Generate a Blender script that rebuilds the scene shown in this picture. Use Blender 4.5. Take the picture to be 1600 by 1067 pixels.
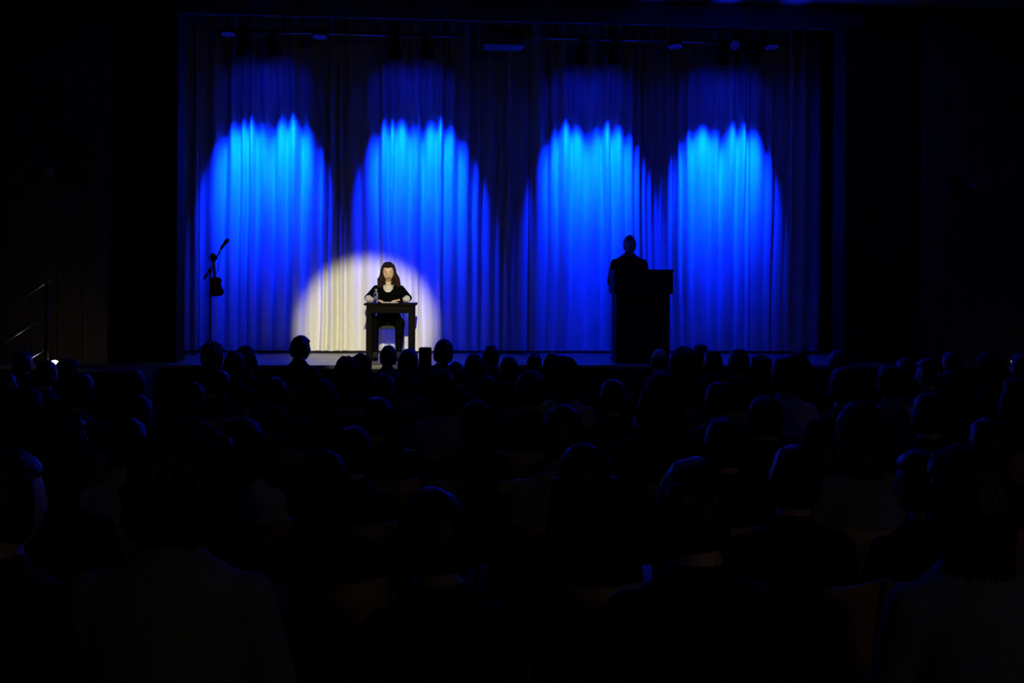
import bpy, bmesh, math, random
from mathutils import Vector, Matrix, noise
from mathutils.kdtree import KDTree
PI = math.pi
random.seed(7)
S = bpy.context.scene
for o in list(bpy.data.objects): bpy.data.objects.remove(o)
COL = S.collection

# ------------------------------------------------------------------ camera
FPX = 1600 * 35 / 36
HOR = 435.0                       # horizon row in the 1600x1067 frame
CAM = Vector((-0.78, 0.0, 1.98))
YAW = math.radians(4.1); ROLL = 0.006
F_ = Vector((math.sin(YAW), math.cos(YAW), 0)); R_ = Vector((math.cos(YAW), -math.sin(YAW), 0)); Z_ = Vector((0, 0, 1))
RC = (R_ + Z_ * ROLL).normalized(); UC = (Z_ - R_ * ROLL).normalized()
cd = bpy.data.cameras.new('camera'); cam = bpy.data.objects.new('camera', cd); COL.objects.link(cam)
m = Matrix.Identity(4)
for i in range(3):
    m[i][0] = RC[i]; m[i][1] = UC[i]; m[i][2] = -F_[i]; m[i][3] = CAM[i]
cam.matrix_world = m
cd.lens = 35; cd.sensor_width = 36; cd.sensor_fit = 'HORIZONTAL'
cd.shift_y = -(533.5 - HOR) / 1600
cd.clip_start = 0.05; cd.clip_end = 100
S.camera = cam

def ray(px, py): return F_ + RC * ((px - 800) / FPX) + UC * ((HOR - py) / FPX)
def at(px, py, d): return CAM + ray(px, py) * d
def atY(px, py, Y):
    r = ray(px, py); return CAM + r * ((Y - CAM.y) / r.y)

# ------------------------------------------------------------------ world, exposure, house light
w = bpy.data.worlds.new('world'); S.world = w; w.use_nodes = True
w.node_tree.nodes['Background'].inputs[0].default_value = (0, 0, 0, 1)
w.node_tree.nodes['Background'].inputs[1].default_value = 0
S.view_settings.view_transform = 'Standard'; S.view_settings.look = 'None'
S.view_settings.exposure = 0; S.view_settings.gamma = 1; S.view_settings.use_curve_mapping = False

STG = 0.91        # stage floor height
YF = 12.27        # stage front edge
YC = 14.2         # curtain plane

def spot(name, loc, aim, watts, color, half_deg, blend, size=0.04, parent=None):
    l = bpy.data.lights.new(name, 'SPOT'); l.energy = watts; l.color = color
    l.spot_size = math.radians(half_deg * 2); l.spot_blend = blend; l.shadow_soft_size = size
    o = bpy.data.objects.new(name, l); COL.objects.link(o)
    d = (Vector(aim) - Vector(loc)).normalized()
    o.matrix_world = Matrix.Translation(loc) @ d.to_track_quat('-Z', 'Y').to_matrix().to_4x4()
    return o
# follow spot from the booth above and behind the audience, onto the reader
FS = Vector((-0.73, -1.2, 4.9))
spot('follow_spot', FS, atY(574, 511, YC), 8600, (1, .93, .60), 3.9, .50, .05)
# dim warm fill light, unseen, added behind the camera to lift the audience
bl = bpy.data.lights.new('back_fill', 'AREA'); bl.energy = 3.4; bl.size = .5; bl.color = (1, .80, .58)
bo = bpy.data.objects.new('back_fill', bl); COL.objects.link(bo)
bo.location = (2.6, -3.2, 3.4)
bo.rotation_euler = (Vector((0, 8, .8)) - bo.location).to_track_quat('-Z', 'Y').to_euler()
# eight lamps over the curtain: (pixel column, row) of each hanging body
BEAM_PX = [(380, 72), (428, 72), (617, 78), (666, 78), (908, 86), (960, 86), (1130, 87), (1178, 87)]
BEAM_Y = 13.40
BEAM_E = [1.12, 1.12, 1, 1, .95, .95, 1, 1]
BEAM_A = [19, 19, 19.6, 19.6, 20, 20, 19, 19]      # half angles
BEAM_DX = [-.07, .07, .00, .11, -.02, .06, -.05, .03]
BLUE = (0.0, .010, 1.0); CYAN = (0.0, .050, 1.0)

# ------------------------------------------------------------------ materials
def mat(name, col, rough=.6, metal=0, nscale=12, namt=.25, bump=0, emit=None, estr=0, stretch=None, spec=.5, alpha=None, trans=0):
    M = bpy.data.materials.new(name); M.use_nodes = True
    nt = M.node_tree; b = nt.nodes['Principled BSDF']
    b.inputs['Roughness'].default_value = rough; b.inputs['Metallic'].default_value = metal
    b.inputs['Specular IOR Level'].default_value = spec
    b.inputs['Transmission Weight'].default_value = trans
    tc = nt.nodes.new('ShaderNodeTexCoord'); mp = nt.nodes.new('ShaderNodeMapping')
    if stretch: mp.inputs['Scale'].default_value = stretch
    n = nt.nodes.new('ShaderNodeTexNoise'); n.inputs['Scale'].default_value = nscale; n.inputs['Detail'].default_value = 4
    nt.links.new(tc.outputs['Object'], mp.inputs[0]); nt.links.new(mp.outputs[0], n.inputs['Vector'])
    r = nt.nodes.new('ShaderNodeValToRGB')
    r.color_ramp.elements[0].position = .3; r.color_ramp.elements[1].position = .7
    r.color_ramp.elements[0].color = [c * (1 - namt) for c in col[:3]] + [1]
    r.color_ramp.elements[1].color = [min(1, c * (1 + namt * .5)) for c in col[:3]] + [1]
    nt.links.new(n.outputs['Fac'], r.inputs[0]); nt.links.new(r.outputs[0], b.inputs['Base Color'])
    if bump:
        bn = nt.nodes.new('ShaderNodeBump'); bn.inputs['Strength'].default_value = bump; bn.inputs['Distance'].default_value = .01
        nt.links.new(n.outputs['Fac'], bn.inputs['Height']); nt.links.new(bn.outputs[0], b.inputs['Normal'])
    if emit:
        b.inputs['Emission Color'].default_value = (*emit, 1); b.inputs['Emission Strength'].default_value = estr
    return M
MT = {}
MT['curtain'] = mat('curtain_cloth', (.78, .76, .66), .9, nscale=60, namt=.06, spec=.1)
MT['stage'] = mat('stage_boards', (.29, .282, .278), .38, nscale=3, spec=.9, namt=.25, stretch=(1, 14, 1), bump=.05)
MT['nosing'] = mat('stage_nosing', (.24, .23, .23), .32, spec=.9, nscale=8, namt=.2)
MT['black'] = mat('black_paint', (.018, .018, .02), .85, nscale=6, namt=.3, spec=.15)
MT['blackcloth'] = mat('black_masking_cloth', (.012, .012, .014), .95, nscale=20, namt=.3, spec=.1)
MT['portal'] = mat('portal_paint', (.018, .0175, .017), .9, nscale=4, namt=.2, spec=.04)
MT['fascia'] = mat('fascia_paint', (.05, .048, .046), .9, nscale=4, namt=.2, spec=.05)
MT['boxgrey'] = mat('box_grey', (.07, .07, .075), .8, nscale=6, namt=.15)
MT['fitting'] = mat('fitting_plastic', (.26, .25, .24), .7, nscale=6, namt=.1)
MT['panel'] = mat('wall_wood_panel', (.11, .078, .052), .6, nscale=5, namt=.35, spec=.2, stretch=(6, 6, .5), bump=.03)
MT['ceil'] = mat('ceiling_plaster', (.7, .7, .7), .9, nscale=30, namt=.08)
MT['wall'] = mat('hall_wall', (.12, .10, .08), .8, nscale=5, namt=.2)
MT['floor'] = mat('hall_floor', (.06, .045, .035), .6, nscale=3, namt=.3, stretch=(1, 8, 1))
MT['metal'] = mat('rail_steel', (.55, .55, .55), .28, .9, nscale=20, namt=.1)
MT['darkmetal'] = mat('black_metal', (.02, .02, .022), .45, .6, nscale=20, namt=.2)
MT['pipe'] = mat('lighting_pipe', (.12, .12, .12), .4, .8, nscale=20, namt=.2)
MT['lens'] = mat('lamp_lens', (.02, .02, .05), .1, nscale=10, namt=.1, emit=(0, .02, 1), estr=.9)
MT['led'] = mat('led_dot', (.05, .05, .4), .3, nscale=10, namt=.1, emit=(.02, .03, 1), estr=.14)
MT['lamp'] = mat('step_lamp_glass', (.9, .9, .85), .3, nscale=10, namt=.05, emit=(1, .90, .72), estr=9)
MT['lamp2'] = mat('step_lamp_glass_dim', (.9, .8, .7), .3, nscale=10, namt=.05, emit=(1, .7, .42), estr=.8)
MT['chairwood'] = mat('chair_beech', (.33, .17, .07), .45, nscale=4, namt=.3, stretch=(1, 1, 6))
MT['chairpad'] = mat('chair_pad', (.03, .03, .035), .9, nscale=40, namt=.3)
MT['tablewood'] = mat('table_dark_wood', (.0028, .0013, .0010), .6, nscale=5, namt=.4, spec=.04, stretch=(1, 8, 8))
MT['lectern'] = mat('lectern_black', (.012, .012, .012), .7, nscale=8, namt=.3, spec=.2)
MT['glass'] = mat('bottle_plastic', (.85, .9, 1), .05, nscale=8, namt=.02, trans=1)
MT['cap'] = mat('bottle_cap', (.35, .35, .4), .4, nscale=8, namt=.05)
MT['bottlelabel'] = mat('bottle_label', (.12, .13, .24), .5, nscale=8, namt=.2)
MT['paper'] = mat('paper', (.8, .78, .7), .8, nscale=8, namt=.05)
MT['guitar'] = mat('guitar_body_wood', (.02, .011, .008), .55, nscale=5, namt=.4, stretch=(1, 1, 6), spec=.2)
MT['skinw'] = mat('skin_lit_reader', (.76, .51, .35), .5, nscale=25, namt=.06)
MT['lips'] = mat('lips', (.30, .07, .06), .4, nscale=30, namt=.1)
MT['brow'] = mat('brow', (.05, .03, .02), .8, nscale=30, namt=.1)
MT['pearl'] = mat('pearl', (.85, .82, .75), .2, nscale=30, namt=.02)
MT['white'] = mat('white_blouse', (.66, .65, .60), .85, nscale=70, namt=.3)
MT['dress'] = mat('black_dress', (.003, .003, .004), 1, nscale=40, namt=.3, spec=.0)
MT['hairw'] = mat('hair_dark_brown', (.020, .010, .007), .75, nscale=14, namt=.6, spec=.15, stretch=(6, 6, 1), bump=.5)
MT['suit'] = mat('dark_suit', (.010, .010, .012), .95, nscale=30, namt=.3, spec=.1)
SKINS = [mat('skin_%d' % i, c, .55, nscale=25, namt=.08) for i, c in enumerate([(.50, .31, .22), (.42, .25, .17), (.30, .17, .11)])]
HAIRS = [mat('hair_%s' % n, c, .5, nscale=14, namt=.6, stretch=(6, 6, 1), bump=.4) for n, c in
         [('black', (.008, .007, .007)), ('brown', (.03, .018, .012)), ('fair', (.12, .08, .045)), ('grey', (.16, .16, .16))]]
CLOTH = {n: mat('cloth_' + n, c, .9, nscale=50, namt=.15, bump=.1, spec=.2) for n, c in
         dict(black=(.012, .012, .014), navy=(.02, .025, .05), grey=(.22, .22, .21), light=(.36, .35, .33), brown=(.06, .04, .03),
              blue=(.16, .19, .27), green=(.03, .045, .035), wine=(.07, .018, .02), white=(.55, .54, .5)).items()}
TROUSERS = mat('dark_trousers', (.02, .02, .025), .9, nscale=50, namt=.2)

# ------------------------------------------------------------------ mesh helpers
def link(o, parent=None):
    COL.objects.link(o)
    if parent: o.parent = parent
    return o
def obj(name, bm, material, parent=None, smooth=False, loc=None):
    me = bpy.data.meshes.new(name)
    bmesh.ops.recalc_face_normals(bm, faces=bm.faces)
    bm.to_mesh(me); bm.free()
    if material: me.materials.append(material)
    if smooth:
        for p in me.polygons: p.use_smooth = True
    o = bpy.data.objects.new(name, me)
    if loc is not None: o.location = loc
    return link(o, parent)
def empty(name, loc=(0, 0, 0), rz=0, parent=None):
    o = bpy.data.objects.new(name, None); o.location = loc; o.rotation_euler = (0, 0, rz); o.empty_display_size = .1
    return link(o, parent)
def tag(o, label, cat, group=None):
    o['label'] = label; o['category'] = cat
    if group: o['group'] = group
    return o
def struct(o, label=None):
    o['kind'] = 'structure'
    if label: o['label'] = label
    return o
def box(bm, lo, hi, bev=0, seg=1):
    g = bmesh.ops.create_cube(bm, size=1)['verts']
    c = [(a + b) / 2 for a, b in zip(lo, hi)]; s = [abs(b - a) for a, b in zip(lo, hi)]
    for v in g: v.co = Vector((v.co.x * s[0] + c[0], v.co.y * s[1] + c[1], v.co.z * s[2] + c[2]))
    if bev:
        es = list({e for v in g for e in v.link_edges})
        bmesh.ops.bevel(bm, geom=es, offset=bev, segments=seg, profile=.5, affect='EDGES')
def frame(d):
    d = d.normalized(); u = Vector((0, 0, 1)) if abs(d.z) < .9 else Vector((0, 1, 0))
    a = d.cross(u).normalized(); return a, d.cross(a).normalized()
def tube(bm, pts, rad, n=12, caps=True, closed=False):
    pts = [Vector(p) for p in pts]
    if not isinstance(rad, (list, tuple)): rad = [rad] * len(pts)
    rings = []; a0 = None
    for i, p in enumerate(pts):
        t = (pts[min(i + 1, len(pts) - 1)] - pts[max(i - 1, 0)])
        a, b = frame(t)
        if a0 is not None:
            a = (a0 - t.normalized() * a0.dot(t.normalized())).normalized(); b = t.normalized().cross(a)
        a0 = a
        r = rad[i]; rx, ry = r if isinstance(r, (tuple, list)) else (r, r)
        rings.append([bm.verts.new(p + a * rx * math.cos(2 * PI * k / n) + b * ry * math.sin(2 * PI * k / n)) for k in range(n)])
    for i in range(len(rings) - 1):
        for k in range(n):
            bm.faces.new((rings[i][k], rings[i][(k + 1) % n], rings[i + 1][(k + 1) % n], rings[i + 1][k]))
    if caps:
        bm.faces.new(rings[0][::-1]); bm.faces.new(rings[-1])
def lathe(bm, prof, n=24, M=Matrix.Identity(4)):
    rings = []
    for r, z in prof:
        rings.append([bm.verts.new(M @ Vector((max(r, 1e-4) * math.cos(2 * PI * k / n), max(r, 1e-4) * math.sin(2 * PI * k / n), z))) for k in range(n)])
    for i in range(len(rings) - 1):
        for k in range(n):
            bm.faces.new((rings[i][k], rings[i][(k + 1) % n], rings[i + 1][(k + 1) % n], rings[i + 1][k]))
    bm.faces.new(rings[0][::-1]); bm.faces.new(rings[-1])
def ellip(bm, c, r, M=None, n=16):
    g = bmesh.ops.create_uvsphere(bm, u_segments=n, v_segments=max(6, n * 3 // 4), radius=1)['verts']
    for v in g:
        q = Vector((v.co.x * r[0], v.co.y * r[1], v.co.z * r[2]))
        if M: q = M @ q
        v.co = q + Vector(c)
def bobj(name, lo, hi, material, parent=None, bev=0):
    bm = bmesh.new(); c = Vector([(a + b) / 2 for a, b in zip(lo, hi)])
    box(bm, Vector(lo) - c, Vector(hi) - c, bev)
    return obj(name, bm, material, parent, loc=c)
def copy_tree(o, parent=None):
    c = o.copy(); COL.objects.link(c); c.parent = parent
    for ch in o.children: copy_tree(ch, c)
    return c

# ------------------------------------------------------------------ the setting
def floor_z(y): return min(.34, max(0, (9.5 - y) * .038))
bm = bmesh.new()
ys = [-4.5, .55, 9.5, 12.3]
top = [[bm.verts.new((x, y, floor_z(y))) for x in (-8.5, 8.9)] for y in ys]
bot = [[bm.verts.new((x, y, -.2)) for x in (-8.5, 8.9)] for y in ys]
for i in range(3):
    bm.faces.new((top[i][0], top[i][1], top[i + 1][1], top[i + 1][0]))
    bm.faces.new((bot[i][0], bot[i + 1][0], bot[i + 1][1], bot[i][1]))
    for k in (0, 1): bm.faces.new((top[i][k], top[i + 1][k], bot[i + 1][k], bot[i][k]))
bm.faces.new((top[0][0], top[0][1], bot[0][1], bot[0][0])); bm.faces.new((top[3][0], top[3][1], bot[3][1], bot[3][0]))
struct(obj('floor', bm, MT['floor']), 'dark sloping auditorium floor')
PL, PR, PT = atY(277, 300, 12.6).x, atY(1320, 300, 12.6).x, 5.24     # portal opening
WL, WR = atY(172, 300, 12.6).x, atY(1445, 300, 12.6).x
CZ = 5.545
struct(bobj('ceiling', (-8.5, -4.5, CZ), (8.9, 12.62, CZ + .2), MT['ceil']), 'pale hall ceiling')
struct(bobj('wall_back', (-8.5, -4.7, 0), (8.9, -4.5, CZ), MT['wall']))
struct(bobj('wall_left', (-8.7, -4.5, 0), (-8.5, 12.6, CZ), MT['wall']))
struct(bobj('wall_right', (8.9, -4.5, 0), (9.1, 12.6, CZ), MT['wall']))
# stage: apron front, boards, nosing
st = struct(empty('floor_stage', (0, YF, STG)), 'dark glossy stage floor lit blue')
struct(bobj('wall_stage_front', (-8.4, YF + .03, 0), (8.8, YF + .13, STG - .05), MT['black']), 'black front of the stage')
y = YF + .30; k = 0
o = bobj('nosing', (-8.4, YF, STG - .05), (8.8, YF + .292, STG), MT['nosing'], bev=.004); o.parent = st; o.location -= st.location
while y < 15.2:
    o = bobj('stage_board', (-8.4, y, STG - .05), (8.8, y + .592, STG), MT['stage'], bev=.003); o.parent = st; o.location -= st.location
    y += .60
struct(bobj('wall_stage_back', (-6.2, 15.2, STG - .1), (6.6, 15.4, 6.6), MT['black']))
struct(bobj('wall_stage_left', (-6.2, 12.9, STG), (-6.0, 15.2, 6.6), MT['black']))
struct(bobj('wall_stage_right', (6.4, 12.9, STG), (6.6, 15.2, 6.6), MT['black']))
struct(bobj('ceiling_stage', (-6.2, 12.9, 6.6), (6.6, 15.4, 6.7), MT['black']))
# portal frame (jambs with reveal) and the fascia over the opening
struct(bobj('trim_1', (PL - .22, 12.6, STG), (PL, 13.0, 5.6), MT['portal'], bev=.006), 'left jamb of the stage opening')
struct(bobj('trim_2', (PR, 12.6, STG), (PR + .22, 13.0, 5.6), MT['portal'], bev=.006), 'right jamb of the stage opening')
struct(bobj('trim_3', (PL - .22, 12.585, PT), (PR + .22, 12.66, 5.6), MT['fascia'], bev=.006), 'dark fascia over the stage opening')
# black masking panels between jambs and wood walls, set back
struct(bobj('wall_masking_left', (WL - .05, 12.68, STG), (PL - .21, 12.8, 5.6), MT['blackcloth']))
struct(bobj('wall_masking_right', (PR + .21, 12.68, STG), (WR + .05, 12.8, 5.6), MT['blackcloth']))
for side, x0, x1 in (('left', -8.5, WL), ('right', WR, 8.9)):
    e = struct(empty('wall_front_' + side, (0, 12.55, 0)), 'dark wood panelled wall %s of the stage' % side)
    struct(bobj('backing', (x0, .05, 0), (x1, .2, 5.6), MT['wall'], e))
    n = int(round((x1 - x0) / .30)); wd = (x1 - x0) / n
    for i in range(n):
        bobj('wall_panel', (x0 + i * wd + .004, 0, STG), (x0 + (i + 1) * wd - .004, .05 + .004 * (i % 3), 5.54), MT['panel'], e, bev=.004)
# wall fittings either side
for side, fx, fy, fw, fh, sx, sy in (('left', 112, 267, 29, 27, 79, 268), ('right', 1493, 291, 26, 24, 1524, 290)):
    p = atY(fx, fy, 12.54); k = 12.5 / FPX
    t = empty('wall_sign', (p.x, 12.545, p.z)); bw, bh = fw * k / 2, fh * k / 2
    tag(t, 'unlit square framed plate high on the %s wood wall' % side, 'wall sign')
    bobj('plate', (-bw, -.02, -bh), (bw, 0, bh), MT['black'], t)
    bm = bmesh.new()
    for lo, hi in (((-bw - .015, -.035, -bh - .015), (bw + .015, 0, -bh)), ((-bw - .015, -.035, bh), (bw + .015, 0, bh + .015)),
                   ((-bw - .015, -.035, -bh), (-bw, 0, bh)), ((bw, -.035, -bh), (bw + .015, 0, bh))): box(bm, lo, hi)
    obj('sign_frame', bm, MT['boxgrey'], t)
    p = atY(sx, sy, 12.54)
    t = empty('wall_detector', (p.x, 12.545, p.z))
    tag(t, 'small pale fitting beside the framed plate on the %s wall' % side, 'wall fitting')
    bm = bmesh.new(); M = Matrix.Rotation(PI / 2, 4, 'X')
    if side == 'left': box(bm, (-.05, -.05, -.065), (.05, 0, .065), .01)
    else: lathe(bm, [(.06, 0), (.06, .02), (.045, .045), (.01, .05)], 20, M)
    obj('housing', bm, MT['fitting'], t, True)
    bm = bmesh.new(); lathe(bm, [(.015, .045), (.015, .058), (.004, .06)], 12, M); obj('sensor', bm, MT['darkmetal'], t, True)

# stairs with railing at the left of the stage
LD = 11.75
pt = atY(73, 440, LD - .3); px0 = pt.x
sd = math.tan(math.radians(34))
t = struct(empty('stairs', (px0, LD, 0)), 'dark steps up to the stage at the left')
struct(bobj('landing', (-.05, -.35, 0), (WL - px0 + .7, .52, STG), MT['black'], t))
for i in range(4):
    z1 = STG - .182 * (i + 1)
    bobj('step', (-.05 - .27 * (i + 1), -.35, 0), (-.05 - .27 * i, .52, z1), MT['black'], t, bev=.006)
t = tag(empty('stair_railing', (px0, LD - .3, STG)), 'thin steel stair railing with three sloping rails at far left', 'railing')
railp = [atY(73, 440, LD - .3), atY(73, 492, LD - .3), atY(73, 543, LD - .3)]
bm = bmesh.new(); tube(bm, [(0, 0, 0), (0, 0, railp[0].z - STG + .01)], .019, 12); obj('post', bm, MT['darkmetal'], t, True)
bm = bmesh.new(); tube(bm, [(-1.05, 0, -.73), (-1.05, 0, railp[0].z - STG - 1.05 * sd)], .019, 12); obj('post', bm, MT['darkmetal'], t, True)
for i, p in enumerate(railp):
    bm = bmesh.new(); z = p.z - STG
    pts = [(-1.05, 0, z - 1.05 * sd), (0, 0, z)]
    if i == 0: pts.append((.07, 0, z + .01))
    tube(bm, pts, .014 if i else .018, 12); obj('rail', bm, MT['metal'], t, True)
def step_lamp(loc, material, label):
    t = tag(empty('step_lamp', loc), label, 'lamp')
    bm = bmesh.new(); lathe(bm, [(.07, 0), (.07, .02), (.05, .03)], 20); obj('base', bm, MT['darkmetal'], t, True)
    bm = bmesh.new(); lathe(bm, [(.045, .03), (.055, .05), (.05, .085), (.03, .105), (.004, .112)], 20); obj('glass_dome', bm, material, t, True)
p = atY(85, 574, LD - .12); step_lamp((p.x, p.y, STG), MT['lamp'], 'bright white step lamp beside the stair railing post')
p = at(1604, 574, 12.3); 
struct(bobj('landing_right', (p.x - .5, 11.6, 0), (p.x + 1.5, 12.25, STG), MT['black']))
step_lamp((p.x, 12.05, STG), MT['lamp2'], 'dim warm step lamp at the right edge of the stage')

# ------------------------------------------------------------------ curtain
XL, XR = atY(262, 300, YC).x, atY(1284, 300, YC).x
knots = []; x = XL - .3
rk = random.Random(11)
while x < XR + .4:
    wdt = rk.choice([.10, .13, .16, .19, .22, .28]) * rk.uniform(.9, 1.1)
    knots.append((x, wdt, rk.uniform(.032, .080), rk.uniform(-.028, .028))); x += wdt
def fold(x, z):
    h = (z - STG) / 4.7
    x = x + .022 * math.sin(z * .9 + x * 1.7) * (1 - h) + .006 * math.sin(z * 3.1 + x * 5)
    for i, (k0, wd, am, off) in enumerate(knots):
        if k0 <= x < k0 + wd:
            t = (x - k0) / wd; nx = knots[min(i + 1, len(knots) - 1)]; pv = knots[max(i - 1, 0)]
            a = am + ((nx[2] - am) * (t - .5) if t > .5 else (pv[2] - am) * (.5 - t))
            o = off + ((nx[3] - off) * (t - .5) if t > .5 else (pv[3] - off) * (.5 - t))
            c = .5 - .5 * math.cos(2 * PI * t)
            return -(a * (2 * c ** .8 - 1) + o) * (.52 + .62 * h)
    return 0
ct = tag(empty('stage_curtain', (0, YC, STG)), 'tall pale pleated stage curtain washed with four pools of blue light', 'curtain')
seams = [atY(p, 400, YC).x for p in (311, 483, 655, 827, 999, 1171)]
edges = [XL] + [s for s in seams if XL + .1 < s < XR - .1] + [XR]
HEM = STG + .038; TOPZ = 6.1
for i in range(len(edges) - 1):
    a, b = edges[i] + .003, edges[i + 1] - .003
    n = max(8, int((b - a) / .011)); rows = 26
    bm = bmesh.new(); g = []
    for r in range(rows + 1):
        z = HEM + (TOPZ - HEM) * ((r - 1) / (rows - 1)) if r else HEM - .003
        g.append([bm.verts.new((a + (b - a) * c / n, fold(a + (b - a) * c / n, z) + (.012 if i % 2 else 0), z - STG)) for c in range(n + 1)])
    for r in range(rows):
        for c in range(n): bm.faces.new((g[r][c], g[r][c + 1], g[r + 1][c + 1], g[r + 1][c]))
    o = obj('curtain_panel', bm, MT['curtain'], ct, True)
    s = o.modifiers.new('thickness', 'SOLIDIFY'); s.thickness = .006; s.offset = 1
# thin black strip in the gap along the foot of the curtain
o = bobj('hem_strip', (XL, -.012, .006), (XR, .012, .03), MT['blackcloth'], ct)

# ------------------------------------------------------------------ lighting bars, lamps
def hang(name, label, px0, px1, py, Y, r=.024):
    a, b = atY(px0, py, Y), atY(px1, py, Y); z = (a.z + b.z) / 2
    t = tag(empty(name, ((a.x + b.x) / 2, Y, z)), label, 'lighting bar')
    L = (b.x - a.x) / 2
    bm = bmesh.new(); tube(bm, [(-L, 0, 0), (L, 0, 0)], r, 14); obj('pipe', bm, MT['pipe'], t, True)
    bm = bmesh.new(); tube(bm, [(-L, 0, .22), (L, 0, .22)], r * .8, 14); obj('pipe', bm, MT['pipe'], t, True)
    for k in range(5):
        x = -L + .15 + (2 * L - .3) * k / 4
        bm = bmesh.new(); tube(bm, [(x, 0, 0), (x, 0, .22)], .012, 8); obj('brace', bm, MT['pipe'], t, True)
        if k % 2 == 0:
            bm = bmesh.new(); tube(bm, [(x, 0, .22), (x, 0, 6.6 - z)], .008, 8); obj('suspension_rod', bm, MT['darkmetal'], t, True)
    return z
BZ1 = hang('lighting_bar', 'dark lighting bar over the two left pools of light', 340, 715, 52, BEAM_Y)
BZ2 = hang('lighting_bar', 'dark lighting bar over the two right pools of light', 850, 1225, 63, BEAM_Y)
ORD = ['leftmost', 'second', 'third', 'fourth', 'fifth', 'sixth', 'seventh', 'rightmost']
def body_of(t, barz, z, aimdir):
    q = aimdir.to_track_quat('Z', 'Y').to_matrix().to_4x4()
    bm = bmesh.new(); lathe(bm, [(.03, -.15), (.055, -.14), (.062, -.06), (.085, -.02), (.095, .06), (.10, .10), (.10, .115), (.09, .115), (.085, .07)], 24, q)
    obj('housing', bm, MT['darkmetal'], t, True)
    bm = bmesh.new(); lathe(bm, [(.082, .072), (.06, .085), (.02, .09)], 20, q); obj('lens', bm, MT['lens'], t, True)
    bm = bmesh.new(); tube(bm, [(-.115, 0, 0), (-.115, 0, .13), (-.08, 0, barz - z - .05), (.08, 0, barz - z - .05), (.115, 0, .13), (.115, 0, 0)], .010, 8); obj('yoke', bm, MT['darkmetal'], t, True)
    bm = bmesh.new(); box(bm, (-.03, -.035, barz - z - .055), (.03, .035, barz - z + .03), .008); obj('clamp', bm, MT['darkmetal'], t)
for i, (px, py) in enumerate(BEAM_PX):
    p = atY(px, py, BEAM_Y); barz = BZ1 if i < 4 else BZ2
    ang = math.radians(44 + BEAM_A[i])
    d = Vector((BEAM_DX[i], math.cos(ang), -math.sin(ang))).normalized()
    t = tag(empty('stage_light', p), 'black stage lamp aimed down the curtain, %s of the eight' % (ORD[i] if i in (0, 7) else ORD[i] + ' from left'), 'stage light', 'lamps over the curtain')
    body_of(t, barz, p.z, d)
    src = p + d * .13
    spot('beam', src, src + d, 1500 * BEAM_E[i], BLUE, BEAM_A[i], .62, .03)
    d1 = Vector((BEAM_DX[i], math.cos(math.radians(61.5)), -math.sin(math.radians(61.5))))
    spot('beam_core', src, src + d1, 1750 * BEAM_E[i], CYAN, 15.5, 1, .03)
    d2 = Vector((0, math.cos(math.radians(25)), -math.sin(math.radians(25))))
    spot('beam_spill', src, src + d2, 4.6, (0, .01, 1), 38, 1, .03)
# flat LED cans on the bars, faces seen as dotted ellipses
LEDS = [(357, 53, 'left end of the left bar'), (500, 57, 'right of the left curtain pool'), (1055, 72, 'left of the rightmost curtain pool'),
        (1148, 70, 'tilted toward the hall above the rightmost pool'), (1206, 73, 'right end of the right bar')]
for i, (px, py, wh) in enumerate(LEDS):
    p = atY(px, py, BEAM_Y - .12)
    t = tag(empty('led_par', p), 'flat led can with glowing blue dots, %s' % wh, 'stage light', 'led cans on the bars')
    tilt = math.radians(55 if i == 3 else 10)
    d = Vector((0, -math.sin(tilt), -math.cos(tilt))); q = d.to_track_quat('Z', 'Y').to_matrix().to_4x4()
    R = .075 if i == 3 else .10
    bm = bmesh.new(); lathe(bm, [(R * .7, -.07), (R * .95, -.05), (R, 0), (R, .012), (R * .93, .012), (R * .93, 0)], 24, q); obj('housing', bm, MT['darkmetal'], t, True)
    bm = bmesh.new()
    for rr, n in ((0, 1), (R * .38, 6), (R * .75, 12)):
        for k in range(n):
            a = 2 * PI * k / n; ellip(bm, q @ Vector((rr * math.cos(a), rr * math.sin(a), .008)), (.011, .011, .009), n=8)
    o = obj('led_cluster', bm, MT['led'], t, True); o['kind'] = 'stuff'
    barz = (BZ1 if px < 800 else BZ2) - p.z
    bm = bmesh.new(); tube(bm, [(-R - .01, 0, 0), (-R - .01, .05, .06), (0, .1, max(.07, barz)), (R + .01, .05, .06), (R + .01, 0, 0)], .007, 8); obj('yoke', bm, MT['darkmetal'], t, True)
# dark box under the fascia and the cable beside it
p = atY(788, 55, 12.98); t = tag(empty('hanging_box', (p.x, 13.2, p.z)), 'dark rectangular box hanging under the fascia at the middle', 'box')
hw, hh = 32.5 * 13 / FPX, 14.5 * 13 / FPX
bm = bmesh.new(); box(bm, (-hw, -.2, -hh), (hw, .15, hh), .012); obj('case', bm, MT['boxgrey'], t)
bm = bmesh.new(); box(bm, (-hw + .03, -.21, -hh + .03), (hw - .03, -.2, hh - .03), .004); obj('front_grille', bm, MT['boxgrey'], t)
for s in (-1, 1):
    bm = bmesh.new(); tube(bm, [(s * hw * .8, 0, hh), (s * hw * .8, 0, 6.6 - p.z)], .01, 8); obj('hanger', bm, MT['darkmetal'], t, True)
p = atY(716, 72, 13.1); bm = bmesh.new(); tube(bm, [(0, 0, 0), (0, .01, .5), (0, 0, 6.6 - p.z)], .009, 8)
tag(obj('hanging_cable', bm, MT['pipe'], None, True, loc=p), 'thin vertical cable hanging left of the dark box', 'cable')
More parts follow.
